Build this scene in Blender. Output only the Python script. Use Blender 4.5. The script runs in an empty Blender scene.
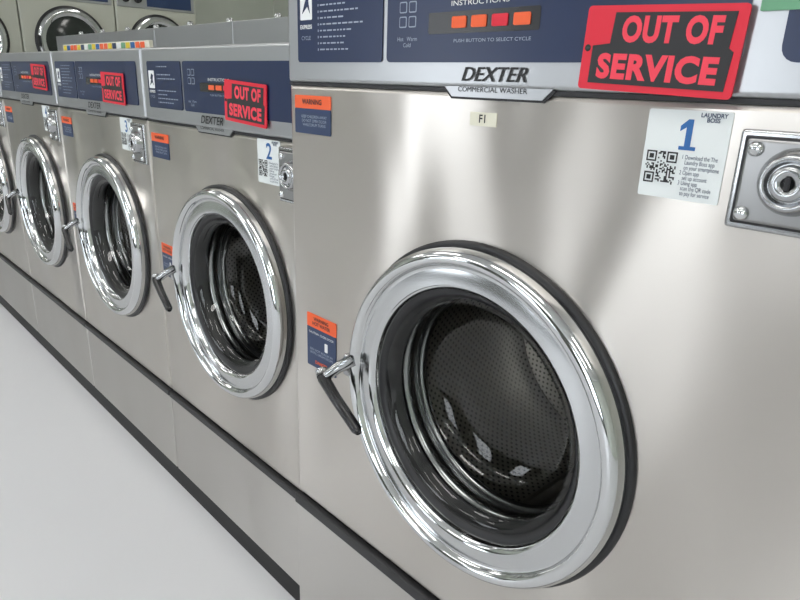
import bpy, math, random
from mathutils import Vector, Matrix
random.seed(4)
S=0.635; ZH=1.73
def U(p): return (p[0]*S,p[1]*S,(p[2]+ZH)*S)
scene=bpy.context.scene
col=scene.collection
# ---------------- materials
def mat(name,color,metal=0.0,rough=0.5,**kw):
    m=bpy.data.materials.new(name); m.use_nodes=True
    b=m.node_tree.nodes['Principled BSDF']
    b.inputs['Base Color'].default_value=(*color,1)
    b.inputs['Metallic'].default_value=metal
    b.inputs['Roughness'].default_value=rough
    for k,v in kw.items(): b.inputs[k].default_value=v
    return m
def srgb(r,g,b):
    f=lambda c:((c/255)/12.92 if c/255<=0.04045 else ((c/255+0.055)/1.055)**2.4)
    return (f(r),f(g),f(b))
def steel(name,base,rough,aniso=0.9,bump=0.06,direction=(0,0,1)):
    m=mat(name,base,1.0,rough); nt=m.node_tree; n=nt.nodes; l=nt.links; b=n['Principled BSDF']
    b.inputs['Anisotropic'].default_value=aniso
    t=n.new('ShaderNodeCombineXYZ')
    for i in range(3): t.inputs[i].default_value=direction[i]
    l.new(t.outputs[0],b.inputs['Tangent'])
    tc=n.new('ShaderNodeTexCoord'); mp=n.new('ShaderNodeMapping'); mp.inputs['Scale'].default_value=(9,9,900)
    l.new(tc.outputs['Object'],mp.inputs[0])
    ns=n.new('ShaderNodeTexNoise'); ns.inputs['Scale'].default_value=1.0; ns.inputs['Detail'].default_value=3
    l.new(mp.outputs[0],ns.inputs['Vector'])
    r=n.new('ShaderNodeMapRange'); r.inputs['To Min'].default_value=rough-0.016; r.inputs['To Max'].default_value=rough+0.016
    l.new(ns.outputs['Fac'],r.inputs['Value']); l.new(r.outputs[0],b.inputs['Roughness'])
    mp2=n.new('ShaderNodeMapping'); mp2.inputs['Scale'].default_value=(1.6,1.0,0.7); mp2.inputs['Rotation'].default_value=(0,0.5,0)
    l.new(tc.outputs['Object'],mp2.inputs[0])
    n2=n.new('ShaderNodeTexNoise'); n2.inputs['Scale'].default_value=2.8; n2.inputs['Detail'].default_value=0.6
    l.new(mp2.outputs[0],n2.inputs['Vector'])
    bp=n.new('ShaderNodeBump'); bp.inputs['Strength'].default_value=min(1.0,bump*10); bp.inputs['Distance'].default_value=0.05
    l.new(n2.outputs['Fac'],bp.inputs['Height']); l.new(bp.outputs[0],b.inputs['Normal'])
    return m
M_steel=steel('brushed_steel',(0.60,0.568,0.53),0.31)
M_base=steel('brushed_steel_base',(0.55,0.53,0.505),0.36,bump=0.03)
M_silver=mat('silver_trim',(0.44,0.45,0.465),0.8,0.3)
M_plate=mat('lock_plate_metal',(0.34,0.34,0.34),1.0,0.3)
M_lip=mat('dark_lip',(0.02,0.02,0.022),0.0,0.5)
M_kick=mat('toe_kick_black',(0.008,0.008,0.009),0.0,0.6)
M_chrome=mat('chrome',(0.66,0.67,0.68),1.0,0.08)
M_face=mat('chrome_face',(0.60,0.61,0.62),1.0,0.17)
M_chrome2=mat('chrome_satin',(0.46,0.47,0.48),1.0,0.2)
M_rib=mat('drum_rib_steel',(0.38,0.36,0.34),1.0,0.42)
M_blue=mat('blue_panel',srgb(20,38,74),0.0,0.3)
M_bluelt=mat('blue_print',srgb(30,95,160),0,0.4)
M_navy=mat('navy_label',srgb(36,55,90),0,0.4)
M_orange=mat('orange_label',srgb(235,95,45),0,0.45)
M_red=mat('sign_red',srgb(216,30,54),0,0.5)
M_redtxt=mat('sign_red_text',srgb(236,62,82),0,0.5)
M_black=mat('black_print',(0.012,0.012,0.014),0,0.45)
M_rubber=mat('black_rubber',(0.014,0.014,0.016),0,0.4)
M_plast=mat('black_plastic',(0.015,0.015,0.017),0,0.25)
M_white=mat('white_print',(0.8,0.82,0.82),0,0.5)
M_dim=mat('grey_print',(0.34,0.39,0.48),0,0.5)
M_paper=mat('paper_card',(0.74,0.78,0.78),0,0.5)
M_cream=mat('label_cream',(0.72,0.70,0.58),0,0.5)
M_green=mat('green_label',srgb(105,160,125),0,0.5)
M_yellow=mat('yellow_label',srgb(225,200,60),0,0.5)
M_dryer=mat('dryer_enamel',srgb(182,184,172),0.1,0.4)
M_dkglass=mat('dark_glass',(0.02,0.025,0.022),0,0.1)
M_frame=mat('window_frame_bronze',(0.06,0.055,0.05),0.4,0.4)  # unseen frames, made dark for the same reflected contrast
def noisy(name,c1,c2,scale,rough,bump=0.1):
    m=mat(name,c1,0,rough); nt=m.node_tree;n=nt.nodes;l=nt.links;b=n['Principled BSDF']
    tc=n.new('ShaderNodeTexCoord'); ns=n.new('ShaderNodeTexNoise'); ns.inputs['Scale'].default_value=scale; ns.inputs['Detail'].default_value=5
    l.new(tc.outputs['Object'],ns.inputs['Vector'])
    mx=n.new('ShaderNodeMix'); mx.data_type='RGBA'; mx.inputs['A'].default_value=(*c1,1); mx.inputs['B'].default_value=(*c2,1)
    l.new(ns.outputs['Fac'],mx.inputs['Factor']); l.new(mx.outputs['Result'],b.inputs['Base Color'])
    bp=n.new('ShaderNodeBump'); bp.inputs['Strength'].default_value=bump; bp.inputs['Distance'].default_value=0.002
    l.new(ns.outputs['Fac'],bp.inputs['Height']); l.new(bp.outputs[0],b.inputs['Normal'])
    return m
M_floor=noisy('floor_vinyl',(0.735,0.74,0.765),(0.785,0.79,0.81),1.2,0.4,0.03)
M_wall_contrast=noisy('wall_paint',(0.13,0.135,0.12),(0.15,0.16,0.14),5,0.7)  # unseen front wall, darkened to add contrast to steel and chrome reflections
M_wall2=noisy('wall_paint_light',(0.58,0.61,0.54),(0.62,0.65,0.58),5,0.7)
M_ceil=noisy('ceiling_paint',(0.7,0.7,0.68),(0.75,0.75,0.73),8,0.8)
def drum_mat(name,coord):
    m=mat(name,(0.36,0.34,0.32),1.0,0.36); nt=m.node_tree;n=nt.nodes;l=nt.links;b=n['Principled BSDF']
    tc=n.new('ShaderNodeTexCoord'); mp=n.new('ShaderNodeMapping')
    if coord=='UV': mp.inputs['Rotation'].default_value=(0,0,math.pi/4)
    else: mp.inputs['Rotation'].default_value=(math.pi/2,0,0)
    l.new(tc.outputs[coord],mp.inputs[0])
    v=n.new('ShaderNodeTexVoronoi'); v.voronoi_dimensions='2D'; v.inputs['Randomness'].default_value=0; v.inputs['Scale'].default_value=105
    l.new(mp.outputs[0],v.inputs['Vector'])
    r=n.new('ShaderNodeMapRange'); r.inputs['From Min'].default_value=0.18; r.inputs['From Max'].default_value=0.28
    l.new(v.outputs['Distance'],r.inputs['Value'])
    mx=n.new('ShaderNodeMix'); mx.data_type='RGBA'; mx.inputs['A'].default_value=(0.05,0.05,0.048,1); mx.inputs['B'].default_value=(0.44,0.42,0.385,1)
    l.new(r.outputs[0],mx.inputs['Factor']); l.new(mx.outputs['Result'],b.inputs['Base Color'])
    return m
M_drum=drum_mat('drum_perforated','UV'); M_drumb=drum_mat('drum_back_perforated','Object')
M_glass=bpy.data.materials.new('door_glass'); M_glass.use_nodes=True
nt=M_glass.node_tree; nt.nodes.clear()
o=nt.nodes.new('ShaderNodeOutputMaterial'); mx=nt.nodes.new('ShaderNodeMixShader'); fr=nt.nodes.new('ShaderNodeFresnel'); fr.inputs[0].default_value=1.5
tr=nt.nodes.new('ShaderNodeBsdfTransparent'); tr.inputs[0].default_value=(0.84,0.85,0.84,1)
gl=nt.nodes.new('ShaderNodeBsdfGlossy'); gl.inputs['Roughness'].default_value=0.03
nt.links.new(fr.outputs[0],mx.inputs[0]); nt.links.new(tr.outputs[0],mx.inputs[1]); nt.links.new(gl.outputs[0],mx.inputs[2]); nt.links.new(mx.outputs[0],o.inputs[0])
def emis(name,c,s):
    m=bpy.data.materials.new(name); m.use_nodes=True; n=m.node_tree.nodes; b=n['Principled BSDF']
    b.inputs['Base Color'].default_value=(0.8,0.8,0.8,1); b.inputs['Emission Color'].default_value=(*c,1); b.inputs['Emission Strength'].default_value=s
    return m
M_lamp=emis('fluorescent_diffuser',(1,0.98,0.94),12.5)
# ---------------- helpers
def root(name,p):
    e=bpy.data.objects.new(name,None); e.location=U(p); e.empty_display_size=0.05; col.objects.link(e); return e
def attach(ob,par):
    if par is not None:
        ob.parent=par; ob.matrix_parent_inverse=Matrix.Translation(-Vector(par.location))
def mesh(name,vs,fs,m,par=None,smooth=False,bevel=0,seg=2,uvs=None):
    me=bpy.data.meshes.new(name); me.from_pydata([U(v) for v in vs],[],fs); me.materials.append(m)
    if uvs:
        uv=me.uv_layers.new(name='UVMap')
        for lp in me.loops: uv.data[lp.index].uv=uvs[lp.index]
    if smooth:
        for p in me.polygons: p.use_smooth=True
    me.update()
    ob=bpy.data.objects.new(name,me); col.objects.link(ob); attach(ob,par)
    if bevel>0:
        b=ob.modifiers.new('bevel','BEVEL'); b.width=bevel*S; b.segments=seg; b.limit_method='ANGLE'
        for p in me.polygons: p.use_smooth=True
        w=ob.modifiers.new('wn','WEIGHTED_NORMAL'); w.keep_sharp=False
    return ob
def box(name,x0,x1,y0,y1,z0,z1,m,par=None,bevel=0,seg=2):
    vs=[(x,y,z) for x in(x0,x1) for y in(y0,y1) for z in(z0,z1)]
    fs=[(0,1,3,2),(4,6,7,5),(0,4,5,1),(2,3,7,6),(0,2,6,4),(1,5,7,3)]
    return mesh(name,vs,fs,m,par,bevel=bevel,seg=seg)
def lathe(name,c,prof,m,par=None,seg=96,axis='Y',uv=False,smooth=True):
    vs=[];fs=[];uvs=[]
    n=len(prof); L=[0]
    for i in range(1,n): L.append(L[-1]+math.hypot(prof[i][0]-prof[i-1][0],prof[i][1]-prof[i-1][1]))
    for i,(r,a) in enumerate(prof):
        for k in range(seg):
            t=2*math.pi*k/seg
            if axis=='Y': vs.append((c[0]+r*math.cos(t),c[1]+a,c[2]+r*math.sin(t)))
            elif axis=='X': vs.append((c[0]+a,c[1]+r*math.cos(t),c[2]+r*math.sin(t)))
            else: vs.append((c[0]+r*math.cos(t),c[1]+r*math.sin(t),c[2]+a))
    R=max(p[0] for p in prof)
    for i in range(n-1):
        for k in range(seg):
            k2=(k+1)%seg
            fs.append((i*seg+k,i*seg+k2,(i+1)*seg+k2,(i+1)*seg+k))
            if uv:
                u0=2*math.pi*R*S*k/seg; u1=2*math.pi*R*S*(k+1)/seg
                uvs+=[(u0,L[i]*S),(u1,L[i]*S),(u1,L[i+1]*S),(u0,L[i+1]*S)]
    return mesh(name,vs,fs,m,par,smooth=smooth,uvs=uvs if uv else None)
def rrect(name,x0,x1,z0,z1,y,m,par,r=0.0,th=0.0015):
    pts=[]
    if r<=0: pts=[(x0,z0),(x1,z0),(x1,z1),(x0,z1)]
    else:
        for cx,cz,a0 in((x1-r,z0+r,-90),(x1-r,z1-r,0),(x0+r,z1-r,90),(x0+r,z0+r,180)):
            for k in range(6):
                a=math.radians(a0+k*18); pts.append((cx+r*math.cos(a),cz+r*math.sin(a)))
    return poly(name,pts,y,m,par,th)
def poly(name,pts,y,m,par,th=0.0015):
    n=len(pts)
    vs=[(p[0],y-th,p[1]) for p in pts]+[(p[0],y,p[1]) for p in pts]
    fs=[tuple(range(n)),tuple(reversed(range(n,2*n)))]+[(i,i+n,(i+1)%n+n,(i+1)%n) for i in range(n)]
    return mesh(name,vs,fs,m,par)
FITS=[]
def text(name,body,size,x,y,z,m,par,align='CENTER',bold=0.0,shear=0,sx=1.0,rot=0,lead=1.0,width=None):
    c=bpy.data.curves.new(name,'FONT'); c.body=body; c.size=size*S; c.align_x=align; c.align_y='CENTER'
    c.offset=bold*S; c.shear=shear; c.extrude=0.0; c.space_line=lead; c.resolution_u=4
    c.space_character=1.10 if bold>0.0008 else 1.0
    c.materials.append(m)
    ob=bpy.data.objects.new(name,c); ob.location=U((x,y,z)); ob.rotation_euler=(math.pi/2,rot,0); ob.scale=(sx,1,1)
    col.objects.link(ob); attach(ob,par)
    if width: FITS.append((ob,width*S))
    return ob
def multi(name,rects,y,m,par):
    vs=[];fs=[]
    for (x0,x1,z0,z1) in rects:
        b=len(vs); vs+=[(x0,y,z0),(x1,y,z0),(x1,y,z1),(x0,y,z1)]; fs.append((b,b+1,b+2,b+3))
    return mesh(name,vs,fs,m,par)
def tube(name,pts,radii,m,par,seg=14):
    vs=[];fs=[]
    P=[Vector(p) for p in pts]
    for i,p in enumerate(P):
        d=(P[min(i+1,len(P)-1)]-P[max(i-1,0)]).normalized()
        a=d.cross(Vector((0,0,1)))
        if a.length<1e-3: a=Vector((1,0,0))
        a.normalize(); b=d.cross(a)
        for k in range(seg):
            t=2*math.pi*k/seg; vs.append(tuple(p+radii[i]*(math.cos(t)*a+math.sin(t)*b)))
    for i in range(len(P)-1):
        for k in range(seg): fs.append((i*seg+k,i*seg+(k+1)%seg,(i+1)*seg+(k+1)%seg,(i+1)*seg+k))
    fs.append(tuple(range(seg))); fs.append(tuple(reversed(range((len(P)-1)*seg,len(P)*seg))))
    return mesh(name,vs,fs,m,par,smooth=True)
# ---------------- washer parts
def holed_front(name,x0,x1,z0,z1,y,depth,cx,cz,r,m,par):
    angs=[2*math.pi*k/96 for k in range(96)]
    for X in(x0,x1):
        for Z in(z0,z1): angs.append(math.atan2(Z-cz,X-cx)%(2*math.pi))
    angs=sorted(set(angs)); n=len(angs)
    def bd(t,ins):
        c,s=math.cos(t),math.sin(t); ks=[]
        if c>1e-9: ks.append((x1-cx)/c)
        if c<-1e-9: ks.append((x0-cx)/c)
        if s>1e-9: ks.append((z1-cz)/s)
        if s<-1e-9: ks.append((z0-cz)/s)
        k=min(ks); px,pz=cx+c*k,cz+s*k
        px=min(max(px,x0+ins),x1-ins); pz=min(max(pz,z0+ins),z1-ins)
        return px,pz
    rings=[]
    rings.append([(cx+r*math.cos(t),y+0.03,cz+r*math.sin(t)) for t in angs])
    rings.append([(cx+r*math.cos(t),y,cz+r*math.sin(t)) for t in angs])
    for ins,dy in((0.010,0),(0.003,0.003),(0,0.010),(0,depth)):
        rings.append([(bd(t,ins)[0],y+dy,bd(t,ins)[1]) for t in angs])
    vs=[v for rr in rings for v in rr]; fs=[]
    for i in range(len(rings)-1):
        for k in range(n):
            k2=(k+1)%n; fs.append((i*n+k,i*n+k2,(i+1)*n+k2,(i+1)*n+k))
    b=(len(rings)-1)*n
    fs.append(tuple(b+k for k in reversed(range(n))))
    return mesh(name,vs,fs,m,par)
def qr(name,x0,z1,w,y,par):
    N=21; c=w/N; rects=[]
    def finder(i,j):
        for (a,b) in((0,0),(0,14),(14,0)):
            if a<=i<a+7 and b<=j<b+7:
                ii,jj=i-a,j-b
                return 1 if (ii in(0,6) or jj in(0,6) or (2<=ii<=4 and 2<=jj<=4)) else 0
            if a-1<=i<a+8 and b-1<=j<b+8: return 0
        return None
    for i in range(N):
        for j in range(N):
            f=finder(i,j)
            if f is None: f=random.random()<0.5
            if f: rects.append((x0+j*c,x0+(j+1)*c,z1-(i+1)*c,z1-i*c))
    return multi(name,rects,y,M_black,par)
def card(num,x,z,y,r):
    w,h=0.118,0.124
    rrect('qr_card',x-w/2,x+w/2,z-h/2,z+h/2,y,M_paper,r,0.003)
    yy=y-0.0022
    qr('qr_print',x-w/2+0.006,z+0.004,0.046,yy,r)
    N={1:[(.35,0),(.62,0),(.62,1),(.40,1),(.08,.78),(.08,.60),(.35,.74)]}
    if num==1:
        hx,hz,hw,hh=x-0.012,z+0.008,0.032,0.042
        poly('card_number',[(hx+a*hw,hz+b*hh) for a,b in N[1]],yy+0.0004,M_bluelt,r,0.0005)
        rrect('card_number_foot',hx+.12*hw,hx+.86*hw,hz,hz+.12*hh,yy+0.0004,M_bluelt,r,0.0,0.0006)
    else: text('card_number',str(num),0.062,x+0.003,yy,z+0.028,M_bluelt,r,bold=0.0010)
    text('card_heading','LAUNDRY\nBOSS',0.008,x+0.034,yy,z+0.053,M_navy,r,bold=0.0002,width=0.036,lead=0.8)
    text('card_steps','1 Download the The\n   Laundry Boss app\n   on your smartphone\n2 Open app\n   set up account\n3 Using app\n   scan the QR code\n   to pay for service',0.0085,x-0.001,yy,z-0.027,M_navy,r,align='LEFT',width=0.054,lead=0.85)
def oos_sign(x,z,y,rot=0.03):
    w,h=0.230,0.116
    r=root('out_of_service_sign',(x,y,z))
    rrect('placard',x-w/2,x+w/2,z-h/2,z+h/2,y,M_red,r,0.006,0.003)
    pts=[(.07,.08),(.95,.08),(.96,.50),(.93,.54),(.94,.92),(.20,.92),(.19,.56),(.07,.53)]
    poly('black_field',[(x-w/2+a*w,z-h/2+b*h) for a,b in pts],y-0.003,M_black,r,0.0008)
    y2=y-0.0042
    text('text_upper','OUT OF',0.045,x+0.016,y2,z+0.0245,M_redtxt,r,bold=0.0022,width=0.142)
    text('text_lower','SERVICE',0.045,x+0.002,y2,z-0.026,M_redtxt,r,bold=0.0022,width=0.178)
    lathe('hang_hole',(x-w/2+0.008,y-0.0035,z),[(0.005,0),(0.004,-0.0008),(0.0001,-0.0008)],M_dkglass,r,seg=20)
    r.rotation_euler=(0,rot,0)
    return r
def washer(x0,x1,yf,zt,zp,zd,cx,zs,num,big=False):
    depth=1.25
    w=root('front_load_washer',((x0+x1)/2,yf+depth/2,-ZH))
    g=0.004; x0+=g; x1-=g
    RO=0.252
    holed_front('body',x0,x1,zd,zp-0.004,yf,depth-0.02,cx,zs,RO+0.02,M_steel,w)
    box('seam_gap',x0+0.01,x1-0.01,yf+0.012,yf+depth-0.03,zd-0.016,zd,M_black,w)  # black filler puts the shadow of the gap into the colour
    box('base_panel',x0,x1,yf-0.004,yf+depth-0.02,-1.64,zd-0.014,M_base,w,0.006)
    box('base_lip',x0,x1,yf-0.012,yf+0.01,zd-0.030 if not big else zd-0.038,zd-0.006,M_lip,w,0.003)
    box('toe_kick',x0-g,x1+g,yf+0.004,yf+depth-0.05,-ZH,-1.64,M_kick,w)
    box('control_housing',x0,x1,yf-0.004,yf+depth-0.02,zp,zt,M_silver,w,0.010,3)
    box('control_seam',x0+0.003,x1-0.003,yf-0.001,yf+0.3,zp-0.006,zp+0.001,M_black,w)
    if not big:
        box('service_channel',x0-g,x1+g,yf+0.95,yf+1.2,zt,0.30,M_silver,w,0.004)
        for q in(0.25,0.75): lathe('channel_knob',(x0+(x1-x0)*q,yf+1.08,0.30),[(0.02,0),(0.02,0.03),(0.012,0.04),(0.0005,0.042)],M_chrome2,w,seg=20,axis='Z')
    yp=yf-0.0045
    zb0=zp+0.045; zb1=zt-0.045 if not big else zt-0.035
    xd=x0+0.052+ (0.26 if not big else 0.292)
    rrect('panel_left',x0+0.048,xd,zb0,zb1,yp,M_blue,w,0.008,0.002)
    xr=x1-0.045 if not big else x1-0.24
    rrect('panel_main',xd+0.014,xr,zb0,zb1,yp,M_blue,w,0.010,0.002)
    if big:
        rrect('panel_right',xr+0.045,x1-0.03,zb0,zb1,yp,M_blue,w,0.02,0.002)
        rrect('service_label',xr+0.012,xr+0.10,zb0+0.060,zb0+0.14,yp-0.002,M_green,w,0.002)
        rrect('service_label_text',xr+0.022,xr+0.085,zb0+0.075,zb0+0.082,yp-0.0036,M_white,w,0.0,0.0004)
    ypp=yp-0.0026
    H=zb1-zb0
    lx=x0+0.06
    rrect('logo_block',lx,lx+0.045,zb0+H*0.42,zb0+H*0.80,ypp+0.0004,M_white,w,0.003,0.0005)
    poly('logo_mark',[(lx+0.008,zb0+H*.48),(lx+0.022,zb0+H*.62),(lx+0.014,zb0+H*.62),(lx+0.024,zb0+H*.74),(lx+0.038,zb0+H*.70),(lx+0.032,zb0+H*.60),(lx+0.038,zb0+H*.48),(lx+0.028,zb0+H*.55)],ypp-0.0002,M_blue,w,0.0005)
    text('logo_word','EXPRESS',0.012,lx+0.022,ypp,zb0+H*0.35,M_white,w,bold=0.0003,width=0.045)
    text('logo_word2','CYCLE',0.012,lx+0.022,ypp,zb0+H*0.24,M_dim,w)
    lines=[]
    zz=zb1-0.018
    while zz>zb0+0.012:
        if random.random()<0.86:
            xx=lx+0.075; xe=xx+random.uniform(0.06,0.15)
            lines.append((xx-0.008,xx-0.005,zz-0.0025,zz+0.0025))
            while xx<min(xe,xd-0.03):
                ww=random.uniform(0.006,0.018)
                if xx+ww<xd-0.02: lines.append((xx,xx+ww,zz-0.0015,zz+0.0015))
                xx+=ww+0.004
        zz-=0.013
    multi('instructions_print',lines,ypp,M_dim,w)
    ix=xd+0.05
    for i in range(2):
        for j in range(2):
            px,pz=ix+i*0.026,zb0+H*0.55+j*0.026-(0.055 if big else 0)
            rrect('cycle_icon',px,px+0.02,pz,pz+0.02,ypp+0.0004,M_dim,w,0.003,0.0004)
            rrect('cycle_icon_face',px+0.002,px+0.018,pz+0.002,pz+0.018,ypp-0.0002,M_blue,w,0.002,0.0004)
    text('icon_caption','Hot   Warm\nCold',0.011,ix+0.023,ypp,zb0+H*0.17,M_dim,w)
    bx=xd+0.19
    cols=[M_orange,M_orange,M_red,M_orange]
    bz=0.46 if not big else 0.27
    rrect('display',bx-0.06,bx+0.19,zb0+H*(bz-.04),zb0+H*(bz+.13),ypp+0.0003,M_plast,w,0.004,0.0006)
    for i in range(4):
        rrect('cycle_button',bx+i*0.046,bx+i*0.046+0.034,zb0+H*bz,zb0+H*(bz+.09),ypp-0.0004,cols[i],w,0.003,0.002)
    text('panel_heading','INSTRUCTIONS',0.012,bx+0.06,ypp,zb0+H*(bz+.19),M_white,w,width=0.13)
    text('panel_note','PUSH BUTTON TO SELECT CYCLE',0.008,bx+0.09,ypp,zb0+H*(bz-.10),M_dim,w,width=0.17)
    mxx=(x0+x1)/2
    poly('badge_edge',[(mxx-0.125,zp+0.002),(mxx-0.103,zp-0.018),(mxx+0.103,zp-0.018),(mxx+0.125,zp+0.002)],yf-0.0005,M_black,w,0.003)
    poly('badge_tab',[(mxx-0.12,zp+0.004),(mxx-0.10,zp-0.014),(mxx+0.10,zp-0.014),(mxx+0.12,zp+0.004)],yf-0.001,M_silver,w,0.0045)
    text('badge_text','DEXTER',0.034,mxx-0.008,yf-0.0062,zp+0.024,M_black,w,bold=0.0003,shear=0.3,width=0.145)
    text('badge_subtext','COMMERCIAL WASHER',0.0125,mxx-0.008,yf-0.0062,zp-0.001,M_black,w,bold=0.0,width=0.155)
    sx0=x0+0.024; zl=zp-(0.028 if big else 0.045)
    rrect('warning_label_top',sx0,sx0+0.142,zl-0.030,zl,yf,M_orange,w,0.003)
    rrect('warning_label_body',sx0,sx0+0.142,zl-0.088,zl-0.030,yf,M_navy,w,0.003)
    text('warning_text','WARNING',0.016,sx0+0.07,yf-0.0022,zl-0.015,M_black,w,bold=0.0004)
    text('warning_lines','KEEP CHILDREN AWAY\nDO NOT OPEN DOOR\nWHILE DRUM TURNS',0.0095,sx0+0.078,yf-0.0022,zl-0.058,M_dim,w,width=0.1)
    a0=x0+0.062 if big else x0+0.03; az=zs+0.065 if big else zs+0.075; hh=0.150 if big else .13; ww=0.125 if big else .10
    rrect('door_label_top',a0,a0+ww,az-0.038,az,yf,M_orange,w,0.003)
    rrect('door_label_body',a0,a0+ww,az-hh,az-0.038,yf,M_navy,w,0.003)
    text('door_label_text','WARNING\nHOT WATER',0.013,a0+ww/2,yf-0.0022,az-0.019,M_black,w,bold=0.0003)
    text('door_label_lines','CAUTION  CLOSE DOOR',0.0085,a0+ww/2,yf-0.0022,az-0.052,M_white,w,width=ww*.85)
    text('door_label_lines2','DO NOT REACH IN\nUNTIL DRUM STOPS',0.0095,a0+ww/2,yf-0.0022,az-hh+0.045,M_dim,w,width=ww*.8)
    rrect('door_label_icon',a0+ww*.62,a0+ww*.72,az-0.092,az-0.068,yf-0.0016,M_white,w,0.002,0.0005)
    text('door_label_red','DANGER',0.013,a0+ww/2,yf-0.0022,az-hh+0.016,M_orange,w,bold=0.0003)
    if big:
        rrect('unit_label',mxx-0.056,mxx+0.006,zp-0.063,zp-0.039,yf,M_cream,w,0.001)
        text('unit_label_text','F1',0.020,mxx-0.025,yf-0.0022,zp-0.051,M_black,w,bold=0.0004)
    px0=x1-0.222 if big else x1-0.140; px1=px0+(0.19 if big else 0.125); pz1=zp-0.036 if big else zp-0.02; pz0=pz1-0.130
    if not big: pz0=pz1-0.15
    box('lock_plate_bezel',px0,px1,yf-0.010,yf+0.01,pz0,pz1,M_chrome2,w,0.005)
    box('lock_plate_gasket',px0+0.007,px1-0.007,yf-0.0115,yf+0.005,pz0+0.007,pz1-0.007,M_rubber,w,0.003)
    box('lock_plate',px0+0.010,px1-0.010,yf-0.014,yf+0.005,pz0+0.010,pz1-0.010,M_plate,w,0.006,3)
    lcx,lcz=px0+0.076,(pz0+pz1)/2+0.004
    q=0.86
    lathe('lock_cup',(lcx,yf-0.014,lcz),[(a*q,b) for a,b in[(0.050,0.002),(0.048,-0.006),(0.041,-0.020),(0.038,-0.024),(0.034,-0.024),(0.031,-0.018),(0.027,-0.014),(0.0255,-0.024),(0.022,-0.027),(0.010,-0.027),(0.009,-0.022),(0.0001,-0.022)]],M_chrome2,w,seg=48)
    box('lock_keyway',lcx-0.0025,lcx+0.0025,yf-0.042,yf-0.034,lcz-0.008,lcz+0.008,M_black,w)
    for (bx_,bz_) in((px0+0.024,pz1-0.024),(px0+0.022,pz0+0.022),(px1-0.022,pz1-0.022),(px1-0.022,pz0+0.022)):
        lathe('bolt',(bx_,yf-0.014,bz_),[(0.010,0.001),(0.0095,-0.003),(0.006,-0.0065),(0.0001,-0.007)],M_chrome,w,seg=20)
    c=(cx,yf,zs)
    k_=0.972
    def sc(p): return [(a*k_,b) for a,b in p]
    lathe('door_gasket',c,sc([(0.374,0.001),(0.374,-0.006),(0.370,-0.011),(0.362,-0.011),(0.355,0.0)]),M_rubber,w)
    lathe('door_ring',c,sc([(0.362,-0.004),(0.3635,-0.024),(0.361,-0.036),(0.355,-0.045),(0.347,-0.050),(0.339,-0.050),(0.332,-0.045),(0.328,-0.036)]),M_chrome,w,seg=128)
    lathe('door_face',c,sc([(0.328,-0.036),(0.326,-0.034),(0.320,-0.035),(0.300,-0.0375),(0.288,-0.038)]),M_face,w,seg=128)
    lathe('door_inner_lip',c,sc([(0.288,-0.038),(0.281,-0.034),(0.277,-0.026),(0.274,-0.012),(0.273,0.0)]),M_chrome,w,seg=128)
    lathe('glass_seal',c,sc([(0.275,-0.016),(0.268,-0.016),(0.262,-0.010),(0.256,-0.004),(0.250,0.02),(0.246,0.03)]),M_rubber,w)
    lathe('glass_bowl',c,sc([(0.258,-0.008),(0.245,-0.006),(0.232,0.02),(0.222,0.06),(0.210,0.095),(0.185,0.118),(0.14,0.130),(0.08,0.135),(0.0005,0.137)]),M_glass,w)
    lathe('boot_seal',c,sc([(0.268,-0.002),(0.266,0.03),(0.262,0.045)]),M_rubber,w)
    lathe('tub_ring',c,sc([(0.262,0.045),(0.252,0.05),(0.250,0.075),(0.262,0.09)]),M_chrome2,w)
    lathe('drum_lip',c,sc([(0.262,0.092),(0.250,0.098),(0.245,0.108),(0.250,0.118),(0.262,0.125),(0.33,0.15)]),M_chrome2,w)
    lathe('drum',c,[(0.32,0.15),(0.335,0.18),(0.335,0.60),(0.325,0.62)],M_drum,w,uv=True)
    lathe('drum_back',c,[(0.325,0.62),(0.20,0.62),(0.19,0.61),(0.06,0.61),(0.05,0.60),(0.0005,0.60)],M_drumb,w)
    for k in range(3):
        t=math.radians(35+120*k)
        er=Vector((math.cos(t),0,math.sin(t))); et=Vector((-math.sin(t),0,math.cos(t)))
        vs=[];prof=[(-0.04,0.335),(-0.02,0.31),(0.0,0.30),(0.02,0.31),(0.04,0.335)]
        for yy in(0.2,0.60):
            for a,b in prof: vs.append(tuple(Vector(c)+et*a+er*b+Vector((0,yy,0))))
        fs=[(i,i+1,i+6,i+5) for i in range(4)]+[(0,1,2,3,4)]
        mesh('drum_rib',vs,fs,M_rib,w)
    hx=cx-0.345; hz=zs-0.002
    box('handle_bracket',hx-0.020,hx+0.018,yf-0.050,yf-0.001,hz-0.026,hz+0.030,M_chrome2,w,0.008,3)
    tube('handle_arm',[(hx+0.016,yf-0.045,hz+0.024),(hx-0.004,yf-0.072,hz+0.006),(hx-0.022,yf-0.088,hz-0.014),(hx-0.028,yf-0.092,hz-0.022)],[0.015,0.014,0.013,0.012],M_chrome2,w)
    tube('handle_lever',[(hx-0.044,yf-0.090,hz-0.016),(hx-0.032,yf-0.096,hz-0.026),(hx+0.035,yf-0.110,hz-0.050),(hx+0.132,yf-0.128,hz-0.080),(hx+0.142,yf-0.130,hz-0.084)],[0.012,0.015,0.0135,0.0125,0.007],M_plast,w)
    tube('handle_cap',[(hx-0.050,yf-0.089,hz-0.013),(hx-0.036,yf-0.094,hz-0.023)],[0.0150,0.0160],M_chrome2,w)
    return w
YB=-0.07
w1=washer(-1.39,-0.10,YB,0.29,-0.004,-1.165,-0.748,-0.643,1,True)
card(1,-0.400,-0.083,YB,w1)
oos_sign(-0.457,0.057,YB-0.013,0.04)
P=1.03
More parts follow.
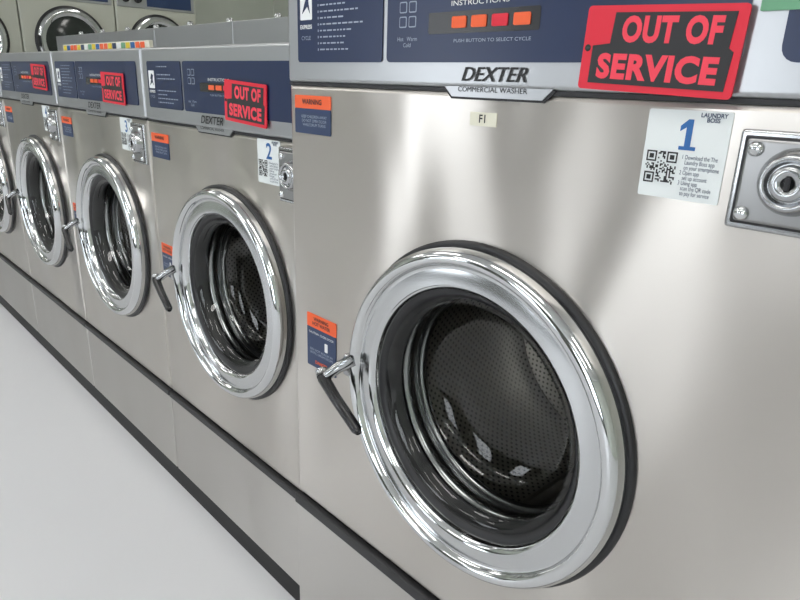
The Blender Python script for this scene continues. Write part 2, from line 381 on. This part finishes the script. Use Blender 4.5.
for i in range(5):
    x1=-1.395-i*P
    w=washer(x1-P,x1,0.0,0.093,-0.152,-1.256,x1-P/2+0.050,-0.685,i+2)
    card(i+2,x1-0.205,-0.222,0.0,w)
    if i==1:
        box('label_strip',x1-P+0.03,x1-0.03,0.045,0.06,0.093,0.122,M_cream,w,0.002)
        rr=[M_yellow,M_orange,M_white,M_bluelt,M_yellow,M_green,M_orange,M_navy]
        for k in range(20):
            xx=x1-P+0.05+k*0.046
            rrect('label_tag',xx,xx+0.036,0.097,0.118,0.0445,rr[(k*3)%8],w,0.002)
for x,z,r in((-1.700,-0.066,0.05),(-2.70,-0.052,0.02),(-3.66,-0.024,0.03),(-4.75,-0.03,0.0)):
    oos_sign(x,z,-0.010,r)
# ---------------- stacked dryers on end wall (facing +X)
XW=-9.8
def dryer(yc):
    d=root('stacked_dryer',(XW-0.5,yc,-ZH)); hw=0.6
    box('cabinet',XW-0.9,XW,yc-hw,yc+hw,-ZH,1.36,M_dryer,d,0.02)
    for zc in(0.38,-1.02):
        c=(XW,yc,zc)
        lathe('door_rim',c,[(0.43,-0.002),(0.43,0.03),(0.41,0.05),(0.36,0.05),(0.33,0.03)],M_chrome,d,seg=64,axis='X')
        lathe('door_glass',c,[(0.34,0.03),(0.25,0.05),(0.0005,0.06)],M_dkglass,d,seg=48,axis='X')
        lathe('door_gasket',c,[(0.46,-0.002),(0.455,0.02),(0.43,0.02)],M_rubber,d,seg=64,axis='X')
        box('door_handle',XW+0.04,XW+0.09,yc-0.44,yc-0.40,zc-0.07,zc+0.07,M_plast,d,0.01)
        box('control_strip',XW-0.01,XW+0.015,yc-hw+0.03,yc+hw-0.03,zc+0.52,zc+0.74,M_silver,d,0.01)
        box('control_blue',XW,XW+0.02,yc-0.15,yc+hw-0.08,zc+0.55,zc+0.71,M_navy,d,0.005)
        for k in range(2): lathe('dial',(XW+0.015,yc-0.45+k*0.17,zc+0.63),[(0.05,0),(0.045,0.05),(0.0005,0.05)],M_plast,d,seg=24,axis='X')
        box('cabinet_seam',XW-0.01,XW+0.004,yc-hw+0.01,yc+hw-0.01,zc+0.80,zc+0.82,M_black,d)
for yc in(-2.72,-1.51,-0.30,0.91,2.12,3.33): dryer(yc)
# ---------------- room
box('floor',-11,5.2,-7.2,6.2,-ZH-0.1,-ZH,M_floor)
box('ceiling',-11,5.2,-7.2,6.2,2.5,2.6,M_ceil)
box('wall_left',-11.0,-10.9,-7,6,-ZH,2.5,M_wall2)
box('wall_right',5,5.2,-7,6,-ZH,2.5,M_wall2)
box('wall_back',-11,5.2,6,6.2,-ZH,2.5,M_wall2)
wf=root('wall_front',(-3,-7.1,-ZH))
Z0,Z1=-1.15,1.8
box('sill_wall',-11,5.2,-7.2,-7,-ZH,Z0,M_wall_contrast,wf)
box('header_wall',-11,5.2,-7.2,-7,Z1,2.5,M_wall_contrast,wf)
band_wins=[(-8.5,-6.3),(-3.9,-2.3),(0.6,3.6)]  # unseen openings, widths and gaps shaped to reflect bright bands in the steel
xs=[-11]+[v for w_ in band_wins for v in w_]+[5.2]
for k in range(0,len(xs),2): box('pier',xs[k],xs[k+1],-7.2,-7,Z0,Z1,M_wall_contrast,wf)
for i,(a,b) in enumerate(band_wins):
    f=root('window_%d'%(i+1),((a+b)/2,-7.1,Z0))
    for n_,q in(('frame_left',(a,a+.08,Z0,Z1)),('frame_right',(b-.08,b,Z0,Z1)),('frame_sill',(a+.08,b-.08,Z0,Z0+.08)),('frame_head',(a+.08,b-.08,Z1-.08,Z1)),('transom',(a+.08,b-.08,0.9,0.98))):
        box(n_,q[0],q[1],-7.15,-7.05,q[2],q[3],M_frame,f,0.005)
box('baseboard_back',-10.9,5,5.96,6,-ZH,-ZH+0.15,M_black)
for (lx_,ly_) in((-8,-4.2),(-4.5,-4.2),(-1,-4.2),(2.5,-4.2),(-8,-1.2),(-4.5,-1.2),(-1,-1.2),(2.5,-1.2),(-8,3.2),(-4.5,3.2),(-1,3.2)):
    f=root('ceiling_light',(lx_,ly_,2.45))
    box('housing',lx_-1.0,lx_+1.0,ly_-0.26,ly_+0.26,2.44,2.5,M_white,f,0.01)
    box('diffuser',lx_-0.95,lx_+0.95,ly_-0.20,ly_+0.20,2.41,2.445,M_lamp,f,0.01)
# ---------------- world
w=bpy.data.worlds.new('World'); scene.world=w; w.use_nodes=True
bg=w.node_tree.nodes['Background']; bg.inputs[0].default_value=(0.90,0.95,1.0,1); bg.inputs[1].default_value=7.0
# ---------------- camera
X=Vector((640,-238,641)).normalized(); Zc=Vector((66,1904,641)).normalized()
Y=Zc.cross(X).normalized(); X=Y.cross(Zc).normalized()
R=Matrix((X,Y,Zc))
cam=bpy.data.cameras.new('camera'); co=bpy.data.objects.new('camera',cam); col.objects.link(co)
co.matrix_world=Matrix.Translation(Vector(U((0,-1,0))))@R.to_4x4()
cam.sensor_width=36; cam.lens=641/800*36; cam.clip_start=0.02
scene.camera=co
bpy.context.view_layer.update()
for ob,wd in FITS:
    d=ob.dimensions.x
    if d>1e-5: ob.scale.x=wd/d
scene.view_settings.view_transform='Standard'
scene.view_settings.exposure=-0.35
